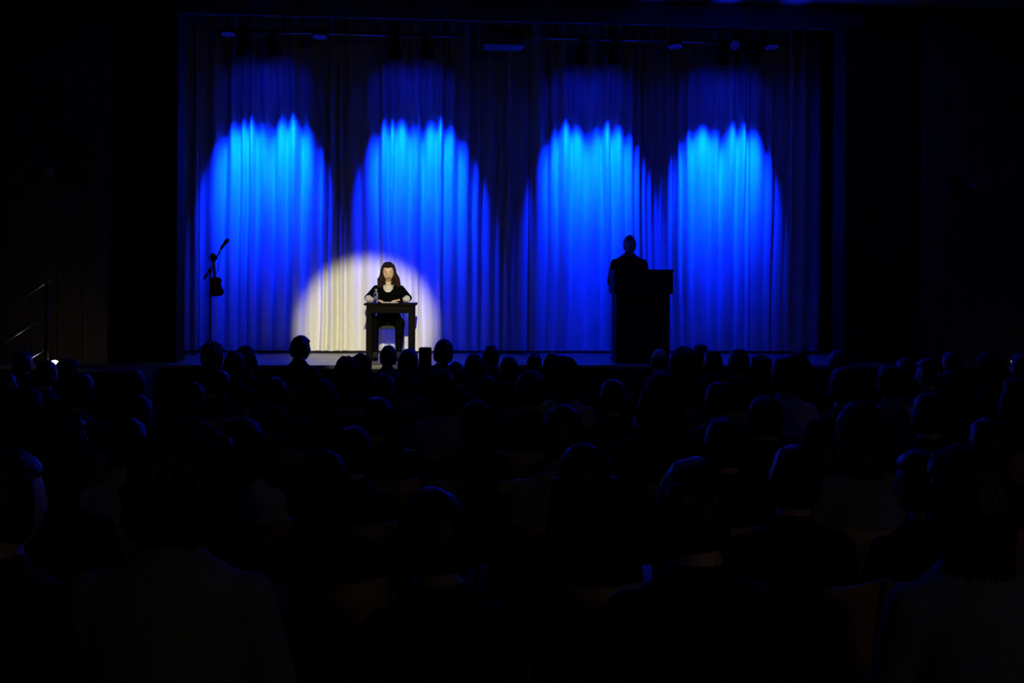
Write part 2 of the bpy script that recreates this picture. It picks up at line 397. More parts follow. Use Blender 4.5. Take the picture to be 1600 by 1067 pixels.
# blue lamp hung in the hall above the frame, grazing the ceiling in front of the fascia
p = Vector((atY(1135, 5, 12.5).x, 6.0, 4.2))
t = tag(empty('ceiling_wash_light', p), 'blue wash lamp hung from the hall ceiling right of the middle', 'stage light')
el = math.radians(15.4); dv = Vector((0, math.cos(el), math.sin(el)))
bm = bmesh.new(); q = dv.to_track_quat('Z', 'Y').to_matrix().to_4x4()
lathe(bm, [(.03, -.15), (.06, -.12), (.07, 0), (.07, .01)], 16, q); obj('housing', bm, MT['darkmetal'], t, True)
bm = bmesh.new(); tube(bm, [(0, 0, .05), (0, 0, CZ - p.z)], .012, 8); obj('stem', bm, MT['darkmetal'], t, True)
for k, wt in ((-.14, 5000), (0, 11000), (.13, 6000)):
    spot('ceiling_wash', p + dv * .03, p + dv + Vector((k, 0, 0)), wt, (.006, .015, 1), 4.2, .6, .02)

# ------------------------------------------------------------------ figures
def loft(bm, rings, n=20):
    """rings: (centre, rx, ry, tilt) horizontal ellipses, closed ends"""
    rs = []
    for c, rx, ry in rings:
        rs.append([bm.verts.new((c[0] + rx * math.cos(2 * PI * k / n), c[1] + ry * math.sin(2 * PI * k / n), c[2])) for k in range(n)])
    for i in range(len(rs) - 1):
        for k in range(n): bm.faces.new((rs[i][k], rs[i][(k + 1) % n], rs[i + 1][(k + 1) % n], rs[i + 1][k]))
    bm.faces.new(rs[0][::-1]); bm.faces.new(rs[-1])
def gs(x, s): return math.exp(-(x / s) ** 2 / 2)
def head(bm, M, n=40):
    """a head with brow, sockets, nose, lips, chin; faces +Y, centre at origin"""
    g = bmesh.ops.create_uvsphere(bm, u_segments=n, v_segments=n * 3 // 4, radius=1)['verts']
    for v in g:
        x, y, z = v.co.x * .074, v.co.y * .096, v.co.z * .116
        if z < -.02:
            t = (-.02 - z) / .096; x *= 1 - .30 * t
            if y < 0: y *= 1 - .35 * t
            else: y *= 1 + .10 * t
        if y > 0:
            f = min(1, y / .05)
            y += f * (.025 * gs(x, .0095) * gs(z + .026, .017) + .010 * gs(x, .009) * gs(z, .022)
                      - .010 * (gs(x - .031, .013) + gs(x + .031, .013)) * gs(z - .002, .011)
                      + .005 * gs(x, .04) * gs(z - .022, .008) + .006 * gs(x, .019) * gs(z + .060, .009)
                      + .010 * gs(x, .02) * gs(z + .098, .014) + .004 * (gs(x - .04, .015) + gs(x + .04, .015)) * gs(z + .03, .02))
        v.co = M @ Vector((x, y, z))
    for s in (-1, 1):
        ellip(bm, M @ Vector((s * .075, -.012, -.012)), (.011, .020, .031), M.to_3x3(), 10)
def limb(bm, pts, rad, n=12):
    # subdivide for dense tagging and add round ends
    P = [Vector(p) for p in pts]; out = []; rr = []
    for i in range(len(P) - 1):
        k = max(2, int((P[i + 1] - P[i]).length / .03))
        for j in range(k):
            out.append(P[i].lerp(P[i + 1], j / k)); rr.append(rad[i] + (rad[i + 1] - rad[i]) * j / k)
    out.append(P[-1]); rr.append(rad[-1])
    tube(bm, out, rr, n)
    for p, r in zip(P, rad): ellip(bm, p, (r, r, r), n=n)
def hand(bm, w, d, up, thumb_side, s=1.0, curl=.25):
    """w wrist, d pointing direction, up = back-of-hand normal, thumb_side vector"""
    d = d.normalized(); t = thumb_side.normalized(); u = up.normalized()
    B = Matrix((t, d, u)).transposed().to_4x4()
    ellip(bm, w + d * .05 * s, (.040 * s, .052 * s, .016 * s), B.to_3x3(), 12)
    for k, (o, L) in enumerate(((.030, .070), (.010, .080), (-.010, .074), (-.029, .058))):
        a = w + d * .085 * s + t * o * s; spread = t * (o * .35)
        b = a + (d * L * .45 + spread - u * L * curl * .25) * s
        c = b + (d * L * .55 + spread * .5 - u * L * curl) * s
        limb(bm, [a - d * .02 * s, a, b, c], [.0095 * s, .0095 * s, .0085 * s, .0072 * s], 8)
    a = w + d * .025 * s + t * .030 * s
    limb(bm, [a, a + (t * .028 + d * .026 - u * .008) * s, a + (t * .034 + d * .058 - u * .014) * s], [.013 * s, .0105 * s, .0085 * s], 8)
def fuse(name, prims, voxel, mats, smooth_it=3, fix=None):
    """prims: list of (builder, tag) -> one continuous remeshed surface with a material per region"""
    bm = bmesh.new(); tags = []
    for fn, tg in prims:
        n0 = len(bm.verts); fn(bm); bm.verts.ensure_lookup_table(); tags += [tg] * (len(bm.verts) - n0)
    bm.verts.ensure_lookup_table()
    kd = KDTree(len(bm.verts))
    for i, v in enumerate(bm.verts): kd.insert(v.co, i)
    kd.balance()
    bmesh.ops.recalc_face_normals(bm, faces=bm.faces)
    me = bpy.data.meshes.new('tmp'); bm.to_mesh(me); bm.free()
    o = bpy.data.objects.new('tmp', me); COL.objects.link(o)
    r = o.modifiers.new('r', 'REMESH'); r.mode = 'VOXEL'; r.voxel_size = voxel; r.adaptivity = 0
    s = o.modifiers.new('s', 'SMOOTH'); s.iterations = smooth_it; s.factor = .5
    dg = bpy.context.evaluated_depsgraph_get()
    out = bpy.data.meshes.new_from_object(o.evaluated_get(dg)); out.name = name
    bpy.data.objects.remove(o); bpy.data.meshes.remove(me)
    out.materials.clear()
    for mm in mats: out.materials.append(mm)
    for p in out.polygons:
        tg = tags[kd.find(p.center)[1]]
        p.material_index = fix(p.center, tg) if fix else tg; p.use_smooth = True
    return out
HEADC = Vector((0, .02, 1.158))
def seated(hy=0, hp=0, hr=0, lean=0, wide=1.0, neck=1.0, hx=0):
    """audience figure sitting upright, facing +Y, crown at about 1.28; tags 0 skin 1 top 2 trousers 3 shoes"""
    c = HEADC + Vector((hx, lean * .6, 0))
    M = Matrix.Translation(c) @ Matrix.Rotation(hy, 4, 'Z') @ Matrix.Rotation(-hp, 4, 'X') @ Matrix.Rotation(hr, 4, 'Y') @ Matrix.Scale(1.06, 4)
    pr = [(lambda bm: head(bm, M), 0),
          (lambda bm: limb(bm, [(hx * .5, lean * .5 - .012, 1.045), (hx * .7, lean * .55 - .01, 1.075), c + Vector((0, -.015, -.05))], [.060 * neck, .058 * neck, .056 * neck]), 0),
          (lambda bm: loft(bm, [((0, 0, .43), .15 * wide, .12), ((0, -.01, .50), .182 * wide, .145), ((0, -.02, .60), .165 * wide, .125), ((0, -.02 + lean * .2, .70), .152 * wide, .115),
                                ((0, -.01 + lean * .35, .80), .165 * wide, .120), ((0, 0 + lean * .45, .88), .182 * wide, .118), ((0, -.01 + lean * .5, .945), .182 * wide, .098),
                                ((0, -.015 + lean * .5, .985), .145 * wide, .078), ((0, -.015 + lean * .5, 1.015), .095, .068), ((0, -.015 + lean * .5, 1.045), .068, .062), ((0, -.015 + lean * .5, 1.06), .058, .055)]), 1)]
    for s in (-1, 1):
        sh = (s * .168 * wide, -.01 + lean * .45, .925); el = (s * .225 * wide, .03 + lean * .4, .69); wr = Vector((s * .13, .24, .615))
        pr.append((lambda bm, sh=sh, el=el, wr=wr: limb(bm, [sh, el, wr], [.060, .047, .034]), 1))
        pr.append((lambda bm, wr=wr, s=s: hand(bm, wr, Vector((-s * .35, 1, -.15)), Vector((0, .1, 1)), Vector((-s, -.2, 0))), 0))
        hp_, kn, an = (s * .09, .02, .51), (s * .11, .43, .50), (s * .11, .45, .10)
        pr.append((lambda bm, a=hp_, b=kn, c_=an: limb(bm, [a, b, c_], [.085, .062, .042]), 2))
        pr.append((lambda bm, s=s: loft(bm, [((s * .11, .50, .005), .045, .125), ((s * .11, .50, .035), .047, .128), ((s * .11, .475, .075), .040, .085), ((s * .11, .45, .11), .036, .045)]), 3))
    return pr, M
def hair_mesh(kind, seed=0, voxel=.009, mtl=None):
    rnd = random.Random(seed); off = Vector((rnd.uniform(-9, 9), rnd.uniform(-9, 9), rnd.uniform(-9, 9)))
    amp = dict(short=.009, crop=.003, bald=.002, bushy=.016, curly=.020, bob=.006, long=.008, bun=.005, pony=.005, hood=.003, wavy=.014, flat=.004)[kind]
    thick = dict(short=.014, crop=.008, bald=.003, bushy=.040, curly=.036, bob=.022, long=.020, bun=.014, pony=.013, hood=.024, wavy=.026, flat=.024)[kind]
    fr = dict(bushy=26, curly=34, wavy=22).get(kind, 30)
    bm = bmesh.new()
    g = bmesh.ops.create_uvsphere(bm, u_segments=48, v_segments=36, radius=1)['verts']
    for v in g:
        d = v.co.normalized()
        # face window: pushed inside the skull
        hairline = (.62 if kind == 'wavy' else .42) + .1 * abs(d.x)
        face = max(0, min(1, (d.y - .18 + .25 * max(0, d.z - hairline)) / .18)) * max(0, min(1, (hairline - d.z) / .16 + .5))
        nape = max(0, min(1, (-d.z - .62) / .15)) if kind not in ('hood',) else 0
        if kind == 'bald': face = max(face, max(0, min(1, (d.z - .35) / .12)))
        k = max(face, nape)
        e = thick + amp * (noise.noise(d * (fr * .11) + off) + .7 * noise.noise(d * (fr * .25) + off))
        if kind in ('flat',) and d.z > .5: e += .006
        base = Vector((d.x * .075, d.y * .097, d.z * .117))
        if d.z < -.2 and d.y < 0 and kind in ('short', 'crop', 'bald', 'bun', 'pony'): base.y *= 1 - .25 * (-d.z - .2)
        v.co = base + d * (e * (1 - k) - .022 * k)
    def ringy(path, rads, n=18):
        P = [Vector(p) for p in path]
        tube(bm, P, rads, n)
    if kind in ('bob', 'long', 'wavy', 'hood'):
        L = dict(bob=-.16, long=-.33, wavy=-.24, hood=-.24)[kind]
        wds = dict(bob=.088, long=.085, wavy=.10, hood=.115)[kind]
        rs = []
        for i in range(10):
            t = i / 9; z = .03 + (L - .03) * t
            flare = 1 + (.22 * math.sin(t * PI * .6) if kind in ('wavy', 'hood') else (.06 * t if kind == 'bob' else -.12 * t))
            yc = -.045 - .02 * t; ry = (.062 if kind != 'long' else .052 - .015 * t)
            rs.append(((0, yc, z), wds * flare, ry))
        loft(bm, rs, 26)
        if kind in ('wavy', 'bob', 'hood'):
            for s in (-1, 1):
                pts = [(s * .070, .01, .05), (s * .083, .015, -.02), (s * (.088 if kind != 'wavy' else .108), .012, -.09), (s * (.085 if kind != 'wavy' else .125), .02, L + .05)]
                tube(bm, pts, [.022, .028, .032 if kind != 'wavy' else .04, .028], 12)
    if kind == 'bun':
        ellip(bm, (0, -.105, .05), (.045, .04, .042), n=16)
    if kind == 'pony':
        tube(bm, [(0, -.09, .03), (0, -.14, .02), (0, -.15, -.08), (0, -.13, -.22), (0, -.12, -.27)], [.02, .03, .034, .026, .008], 14)
    bmesh.ops.recalc_face_normals(bm, faces=bm.faces)
    me = bpy.data.meshes.new('tmp'); bm.to_mesh(me); bm.free()
    o = bpy.data.objects.new('tmp', me); COL.objects.link(o)
    r = o.modifiers.new('r', 'REMESH'); r.mode = 'VOXEL'; r.voxel_size = voxel
    s = o.modifiers.new('s', 'SMOOTH'); s.iterations = 2; s.factor = .5
    out = bpy.data.meshes.new_from_object(o.evaluated_get(bpy.context.evaluated_depsgraph_get())); out.name = 'hair_' + kind
    bpy.data.objects.remove(o); bpy.data.meshes.remove(me)
    for v in out.vertices:
        d = v.co.copy(); a = math.atan2(d.x, -d.y)
        w_ = dict(wavy=.006, long=.003, bob=.003, curly=.006, bushy=.005).get(kind, .0015)
        v.co += d.normalized() * w_ * (math.sin(a * 23 + d.z * (60 if kind == 'wavy' else 12) + seed) + noise.noise(d * 60 + off))
    out.materials.clear(); out.materials.append(mtl or HAIRS[0])
    for p in out.polygons: p.use_smooth = True
    return out

# audience chair -------------------------------------------------------
def chair_proto():
    t = empty('auditorium_chair')
    bm = bmesh.new(); box(bm, (-.22, -.19, .405), (.22, .22, .425), .008); obj('seat_shell', bm, MT['chairwood'], t)
    bm = bmesh.new(); box(bm, (-.215, -.18, .425), (.215, .215, .452), .012, 2); obj('seat_pad', bm, MT['chairpad'], t)
    bm = bmesh.new(); n = 10; gv = []
    for j, (z, yo) in enumerate(((.50, -.175), (.60, -.185), (.72, -.205), (.82, -.235))):
        row = []
        for i in range(n + 1):
            u = i / n * 2 - 1; row.append(bm.verts.new((u * .235, yo + .055 * u * u - .03, z + .012 * u * u * (1 if j == 3 else 0))))
        gv.append(row)
    for j in range(3):
        for i in range(n): bm.faces.new((gv[j][i], gv[j][i + 1], gv[j + 1][i + 1], gv[j + 1][i]))
    o = obj('backrest', bm, MT['chairwood'], t, True); s = o.modifiers.new('t', 'SOLIDIFY'); s.thickness = .014; s.offset = 0
    for sx in (-1, 1):
        bm = bmesh.new(); tube(bm, [(sx * .20, .18, .41), (sx * .21, .22, .002)], .011, 8); obj('leg', bm, MT['metal'], t, True)
        bm = bmesh.new(); tube(bm, [(sx * .21, -.25, .002), (sx * .20, -.18, .41), (sx * .19, -.188, .56)], .011, 8); obj('leg', bm, MT['metal'], t, True)
    return t

# body variants
VAR = {}
for nm, kw in dict(a=dict(), b=dict(hr=.10, hx=.015, wide=1.06), c=dict(hy=-.45, lean=.05), d=dict(wide=.88, neck=.85), e=dict(wide=.9, neck=.85, hr=-.14, hx=-.02, lean=.04),
                   f=dict(hy=.5, wide=.92, neck=.88), g=dict(wide=1.12, neck=1.1, hp=-.12)).items():
    pr, M = seated(**kw)
    VAR[nm] = (fuse('body_' + nm, pr, .0105, [SKINS[0], CLOTH['black'], TROUSERS, MT['black']],
                    fix=lambda c, t: (0 if c.z > 1.052 - .03 * c.y else 1) if (t < 2 and abs(c.x) < .11 and c.z > .85) else t), M)
HM = {}
def get_hair(kind, seed):
    if (kind, seed) not in HM: HM[(kind, seed)] = hair_mesh(kind, seed)
    return HM[(kind, seed)]
CH0 = chair_proto(); ch_used = [False]
def place_chair(loc, rz, label, group):
    c = CH0 if not ch_used[0] else copy_tree(CH0)
    ch_used[0] = True
    c.location = loc; c.rotation_euler = (0, 0, rz); tag(c, label, 'chair', group)
    return c

# px, py of crown, camera depth, hair kind, hair colour, body, top, label, chair label or None
A = [
 # front rows, silhouetted against the stage
 (333, 536, 10.7, 'bushy', 0, 'a', 'black', 'person with bushy dark hair silhouetted below the microphone stand', 0),
 (470, 525, 10.7, 'short', 0, 'c', 'black', 'tall person with cropped hair outlined against the cream spotlit curtain', 0),
 (607, 540, 10.7, 'short', 0, 'a', 'navy', 'person whose round head overlaps the reading table legs', 0),
 (693, 531, 10.7, 'flat', 0, 'b', 'black', 'person with square cropped hair just right of the spotlight pool', 0),
 (767, 539, 10.7, 'short', 0, 'd', 'black', 'person silhouetted on the dark gap between the middle pools', 0),
 (835, 551, 10.7, 'bun', 0, 'd', 'black', 'person with a small bun, low against the dark curtain middle', 0),
 (1094, 538, 10.7, 'short', 0, 'a', 'black', 'tallest head of the cluster right of the lectern', 0),
 (37, 549, 9.8, 'short', 0, 'g', 'black', 'person in front of the stair railing at far left', 0),
 (384, 541, 9.8, 'bob', 0, 'd', 'black', 'person with bobbed hair right of the microphone stand', 0),
 (564, 554, 9.8, 'curly', 0, 'a', 'black', 'person with round curly hair left of the table legs', 0),
 (638, 546, 9.8, 'flat', 1, 'b', 'navy', 'person whose flat hair top catches blue light at right table leg', 0),
 (742, 553, 9.8, 'bob', 0, 'e', 'black', 'person with bobbed hair leaning, below the second pool right edge', 0),
 (862, 551, 9.8, 'pony', 0, 'd', 'black', 'slim person with ponytail just left of the third pool', 0),
 (1030, 543, 9.8, 'bald', 3, 'g', 'black', 'balding person with pale rim light before the lectern base', 0),
 (1113, 547, 9.8, 'short', 0, 'a', 'black', 'person right of the tallest head in the lectern cluster', 0),
 (1188, 556, 9.8, 'curly', 0, 'b', 'black', 'wide-haired person right of centre of the rightmost pool', 0),
 (1310, 548, 9.8, 'short', 1, 'c', 'black', 'person by the right jamb of the stage opening', 0),
 (1487, 550, 9.8, 'short', 0, 'a', 'black', 'person against the right wood wall, third head from right edge', 0),
 (105, 562, 8.9, 'curly', 0, 'a', 'black', 'curly-haired person right of the bright step lamp', 0),
 (368, 551, 8.9, 'long', 0, 'e', 'black', 'person with long hair under the left pool, before bobbed neighbour', 0),
 (543, 558, 8.9, 'curly', 1, 'd', 'black', 'curly-haired person left of the round curly head by the table', 0),
 (712, 566, 8.9, 'short', 0, 'd', 'black', 'low head at stage edge right of the square-haired person', 0),
 (795, 558, 8.9, 'short', 0, 'a', 'black', 'person low at the middle of the stage edge', 0),
 (1068, 544, 8.9, 'bushy', 0, 'b', 'black', 'shaggy-haired person just right of the lectern', 0),
 (1153, 546, 8.9, 'short', 0, 'b', 'black', 'person below the left half of the rightmost pool', 0),
 (1247, 550, 8.9, 'long', 0, 'e', 'black', 'long-haired person at the right end of the stage floor', 0),
 (1415, 560, 8.9, 'short', 0, 'a', 'navy', 'person before the black masking right of the opening', 0),
 (1597, 552, 8.9, 'short', 0, 'a', 'navy', 'person cut by the right edge of the picture, upper row', 0),
 (73, 563, 8.0, 'crop', 0, 'a', 'navy', 'round-headed person half hiding the bright step lamp', 0),
 (345, 580, 8.0, 'short', 0, 'd', 'navy', 'short person with blue-edged hair under the left pool', 0),
 (1452, 561, 8.0, 'short', 0, 'f', 'navy', 'person with head turned left near the right wood wall', 0),
 (1545, 553, 8.0, 'bushy', 0, 'g', 'black', 'broad bushy head against the warm glow at far right', 0),
 # middle rows
 (8, 583, 7.1, 'short', 0, 'a', 'navy', 'person at the left edge below the stair railing', 0),
 (210, 580, 7.1, 'short', 0, 'b', 'navy', 'person with blue rim on hair left of the opening', 0),
 (430, 590, 7.1, 'short', 0, 'a', 'brown', 'person in brown top below the tall cropped head', 0),
 (600, 584, 7.1, 'short', 0, 'd', 'black', 'dark person directly below the reading table', 0),
 (760, 588, 7.1, 'bob', 0, 'd', 'navy', 'person with bobbed hair below the dark curtain middle', 0),
 (880, 560, 7.1, 'bushy', 0, 'b', 'light', 'big bushy-haired person in a pale shirt left of the lectern', 0),
 (1225, 559, 7.1, 'short', 0, 'a', 'white', 'person with a pale collar below the rightmost pool', 0),
 (1390, 571, 7.1, 'short', 0, 'a', 'light', 'person in a pale grey shirt right of the opening', 0),
 (125, 585, 6.2, 'short', 0, 'b', 'navy', 'person with blue-lit hair edge below the step lamp', 0),
 (300, 598, 6.2, 'bob', 0, 'd', 'grey', 'person with rounded bob in grey under the left pool', 0),
 (505, 594, 6.2, 'long', 0, 'd', 'black', 'long-haired person in black below the spotlit curtain', 0),
 (690, 578, 6.2, 'long', 1, 'e', 'blue', 'long-haired person in pale blue top below the table', 0),
 (828, 580, 6.2, 'short', 0, 'a', 'black', 'person with thin blue rim left of the pale-shirted bushy head', 0),
 (958, 594, 6.2, 'pony', 0, 'f', 'black', 'person with ponytail turned left below the lectern', 0),
 (1122, 598, 6.2, 'short', 0, 'a', 'navy', 'person in navy below the lectern cluster', 0),
 (1318, 575, 6.2, 'short', 0, 'b', 'navy', 'tall person in navy below the right jamb', 0),
 (1485, 582, 6.2, 'wavy', 0, 'd', 'black', 'person with wavy hair below the right wood wall', 0),
 (1590, 590, 6.2, 'bob', 0, 'd', 'navy', 'person with bobbed hair cut by the right edge, middle row', 0),
 (40, 606, 5.1, 'bob', 0, 'd', 'black', 'person with bobbed hair near the left edge, middle row', 0),
 (215, 618, 5.1, 'short', 0, 'a', 'grey', 'person in grey top in front of the blue-rimmed head at left', 0),
 (590, 622, 5.1, 'short', 0, 'f', 'black', 'person turned left, third row below the reading table', 0),
 (745, 626, 5.1, 'short', 0, 'd', 'black', 'short-haired person above the bare wooden chair back', 0),
 (1035, 583, 5.1, 'bob', 1, 'g', 'brown', 'large rounded head with light collar below the lectern', 0),
 (1195, 620, 5.1, 'short', 0, 'a', 'black', 'person in black two rows before the pale collar', 0),
 (1450, 616, 5.1, 'short', 0, 'b', 'black', 'person in black below the wavy hair at right', 0),
 # near rows
 (380, 655, 4.1, 'long', 0, 'd', 'light', 'person with long dark hair over a pale top, left of centre', 1),
 (552, 668, 4.1, 'short', 0, 'd', 'black', 'short person in black between two bare wooden chair backs', 1),
 (880, 635, 4.1, 'short', 0, 'c', 'grey', 'person looking right, in grey, above the hooded head', 1),
 (1130, 655, 4.1, 'short', 0, 'a', 'navy', 'person in navy right of centre, fourth row from camera', 1),
 (1345, 630, 4.1, 'bob', 1, 'c', 'grey', 'person in grey sweater with bare neck, head turned right', 1),
 (1545, 655, 4.1, 'short', 0, 'a', 'navy', 'person in navy near the right edge, above long hair', 1),
 (200, 655, 4.1, 'short', 0, 'a', 'light', 'person in pale shirt behind two big dark heads at left', 1),
 (82, 645, 3.25, 'bushy', 0, 'a', 'black', 'big dark bushy head near the left edge', 1),
 (912, 695, 3.25, 'hood', 0, 'd', 'black', 'person with smooth dark covered head at lower centre', 1),
 (1240, 698, 3.25, 'short', 0, 'b', 'black', 'person in black on the wide wooden chair, lower right', 1),
 (505, 705, 3.25, 'bob', 0, 'd', 'black', 'person in black on chair at lower left of centre', 1),
 (1440, 705, 3.25, 'short', 0, 'f', 'navy', 'person in navy turned left beside the grey sweater', 1),
 (285, 665, 2.4, 'bushy', 0, 'b', 'grey', 'large bushy dark head over a grey shirt, lower left', 1),
 (6, 705, 2.4, 'short', 1, 'c', 'brown', 'person at lower left edge with cheek faintly lit', 1),
 (680, 765, 2.4, 'short', 0, 'e', 'black', 'dark leaning head at the bottom, left of centre', 1),
 (1085, 720, 2.4, 'bun', 0, 'c', 'black', 'person with hair bun nearest the camera, right of centre', 1),
 (1510, 700, 2.4, 'long', 0, 'd', 'blue', 'person with very long dark hair over pale blue shirt, lower right', 1),
]
CHL = {  # chairs whose backs can be made out
 (1240, 698): 'wide wooden chair back catching warm light at lower right', (912, 695): 'wooden chair back under the smooth covered head',
 (505, 705): 'wooden chair back at lower left of centre', (82, 645): 'wooden chair back near the lower left edge'}
def row_y(p): return p.y
for i, (px, py, d, hk, hc, bv, topc, label, near) in enumerate(A):
    p = at(px, py, d)
    fz = floor_z(p.y)
    H = p.z - fz
    extra = dict(bushy=.03, curly=.027, flat=.02, hood=.018, bob=.015, long=.013, wavy=.018).get(hk, .008)
    sc = (H - .45 - extra) / (1.281 - .45)
    sc = max(.82, min(1.16, sc))
    rz = -.5 * math.atan2(.2 - p.x, 13.6 - p.y)
    mesh, M = VAR[bv]
    o = bpy.data.objects.new('person', mesh); COL.objects.link(o)
    hc3 = Matrix.Rotation(rz, 3, 'Z') @ (M.translation * sc)
    base = Vector((p.x - hc3.x, p.y - hc3.y, 0)); fz = floor_z(base.y)
    sl = .45 * (1 - sc)
    o.location = (base.x, base.y, fz + sl); o.rotation_euler = (0, 0, rz); o.scale = (sc, sc, sc)
    for k, mm in enumerate((SKINS[i % 3] if hk != 'bald' else SKINS[0], CLOTH[topc])):
        o.material_slots[k].link = 'OBJECT'; o.material_slots[k].material = mm
    tag(o, label, 'person', 'seated audience seen from behind')
    h = bpy.data.objects.new('hair' if hk != 'hood' else 'head_cover', get_hair(hk, i % 2)); COL.objects.link(h); h.parent = o
    h.matrix_local = M
    h.material_slots[0].link = 'OBJECT'; h.material_slots[0].material = HAIRS[hc]
    place_chair((base.x, base.y, fz), rz, CHL.get((px, py), 'dark chair under the ' + label),
                'visible wooden chair backs' if (px, py) in CHL else 'audience chairs lost in the dark')
# empty chairs whose plain backs show between people
for px, py, d, lb in ((730, 700, 5.6, 'empty wooden chair back showing at centre between dark people'), (1010, 705, 5.6, 'empty wooden chair back right of the grey-topped person')):
    p = at(px, py, d); place_chair((p.x, p.y + .22, floor_z(p.y + .22)), 0, lb, 'visible wooden chair backs')
# glasses of the tall person, blocky monitor at the stage edge
p = at(664.5, 543, 12.05)
t = tag(empty('stage_monitor', (p.x, p.y, STG - .02)), 'small dark upright box at the stage edge right of the table', 'monitor')
t.location.z = 0
hw = 9.8 * 12.05 / FPX
bm = bmesh.new(); box(bm, (-hw, -.09, p.z - .30), (hw, .09, p.z), .012); obj('case', bm, MT['black'], t)
bm = bmesh.new(); box(bm, (-hw + .012, -.098, p.z - .285), (hw - .012, -.09, p.z - .015), .004); obj('grille', bm, MT['blackcloth'], t)
bm = bmesh.new(); tube(bm, [(0, 0, .02), (0, 0, p.z - .29)], .018, 10); obj('stand_pole', bm, MT['darkmetal'], t, True)
bm = bmesh.new(); lathe(bm, [(.16, 0), (.16, .015), (.03, .03)], 20); obj('stand_base', bm, MT['darkmetal'], t, True)

# ------------------------------------------------------------------ reading table, chair, reader
TD = 12.80
c = at(611.5, 474, TD); TZ = at(611, 474, 12.5).z - STG
tw = 82 * 12.5 / FPX / 2
t = tag(empty('reading_table', (c.x, c.y, STG)), 'small dark wooden table with square legs in the spotlight', 'table')
bm = bmesh.new(); box(bm, (-tw, -.30, TZ - .028), (tw, .30, TZ), .006); obj('tabletop', bm, MT['tablewood'], t)
bm = bmesh.new()
for lo, hi in (((-tw + .09, -.27, TZ - .125), (tw - .09, -.245, TZ - .028)), ((-tw + .09, .245, TZ - .125), (tw - .09, .27, TZ - .028)),
               ((-tw + .035, -.21, TZ - .125), (-tw + .06, .21, TZ - .028)), ((tw - .06, -.21, TZ - .125), (tw - .035, .21, TZ - .028))):
    b2 = bmesh.new(); box(b2, lo, hi, .003); obj('apron', b2, MT['tablewood'], t)
bm.free()
for sx in (-1, 1):
    for sy in (-1, 1):
        bm = bmesh.new(); x, y = sx * (tw - .065), sy * .24
        box(bm, (x - .037, y - .037, 0), (x + .037, y + .037, TZ - .028), .004); obj('leg', bm, MT['tablewood'], t)
tb = c
# on the table
p = at(587.5, 470, TD - .12)
b = tag(empty('water_bottle', (p.x, p.y, STG + TZ)), 'small clear water bottle on the table before the reader', 'bottle')
bm = bmesh.new(); lathe(bm, [(.026, 0), (.029, .006), (.029, .10), (.024, .125), (.012, .15), (.012, .165)], 20); obj('bottle_body', bm, MT['glass'], b, True)
bm = bmesh.new(); lathe(bm, [(.0138, .158), (.0138, .176), (.012, .178)], 16); obj('cap', bm, MT['cap'], b, True)
bm = bmesh.new(); lathe(bm, [(.0296, .04), (.0296, .085)], 20); obj('bottle_label', bm, MT['bottlelabel'], b, True)
bm = bmesh.new(); box(bm, (-.105, -.14, 0), (.105, .14, .006), .001)
s = tag(obj('paper_sheets', bm, MT['paper'], None, loc=(tb.x - .02, tb.y + .10, STG + TZ)), 'stack of white sheets lying flat before the reader', 'paper')
bm = bmesh.new(); tube(bm, [(0, 0, 0), (.005, .0, .02), (.012, 0, .11)], [.004, .006, .006], 8)
p = at(627, 472, TD - .02)
bm.free()
b = tag(empty('drinking_glass', (p.x, p.y, STG + TZ)), 'small clear glass at the right of the reading table', 'glass')
bm = bmesh.new(); lathe(bm, [(.017, 0), (.021, .075), (.020, .075), (.016, .006)], 20); obj('tumbler', bm, MT['glass'], b, True)

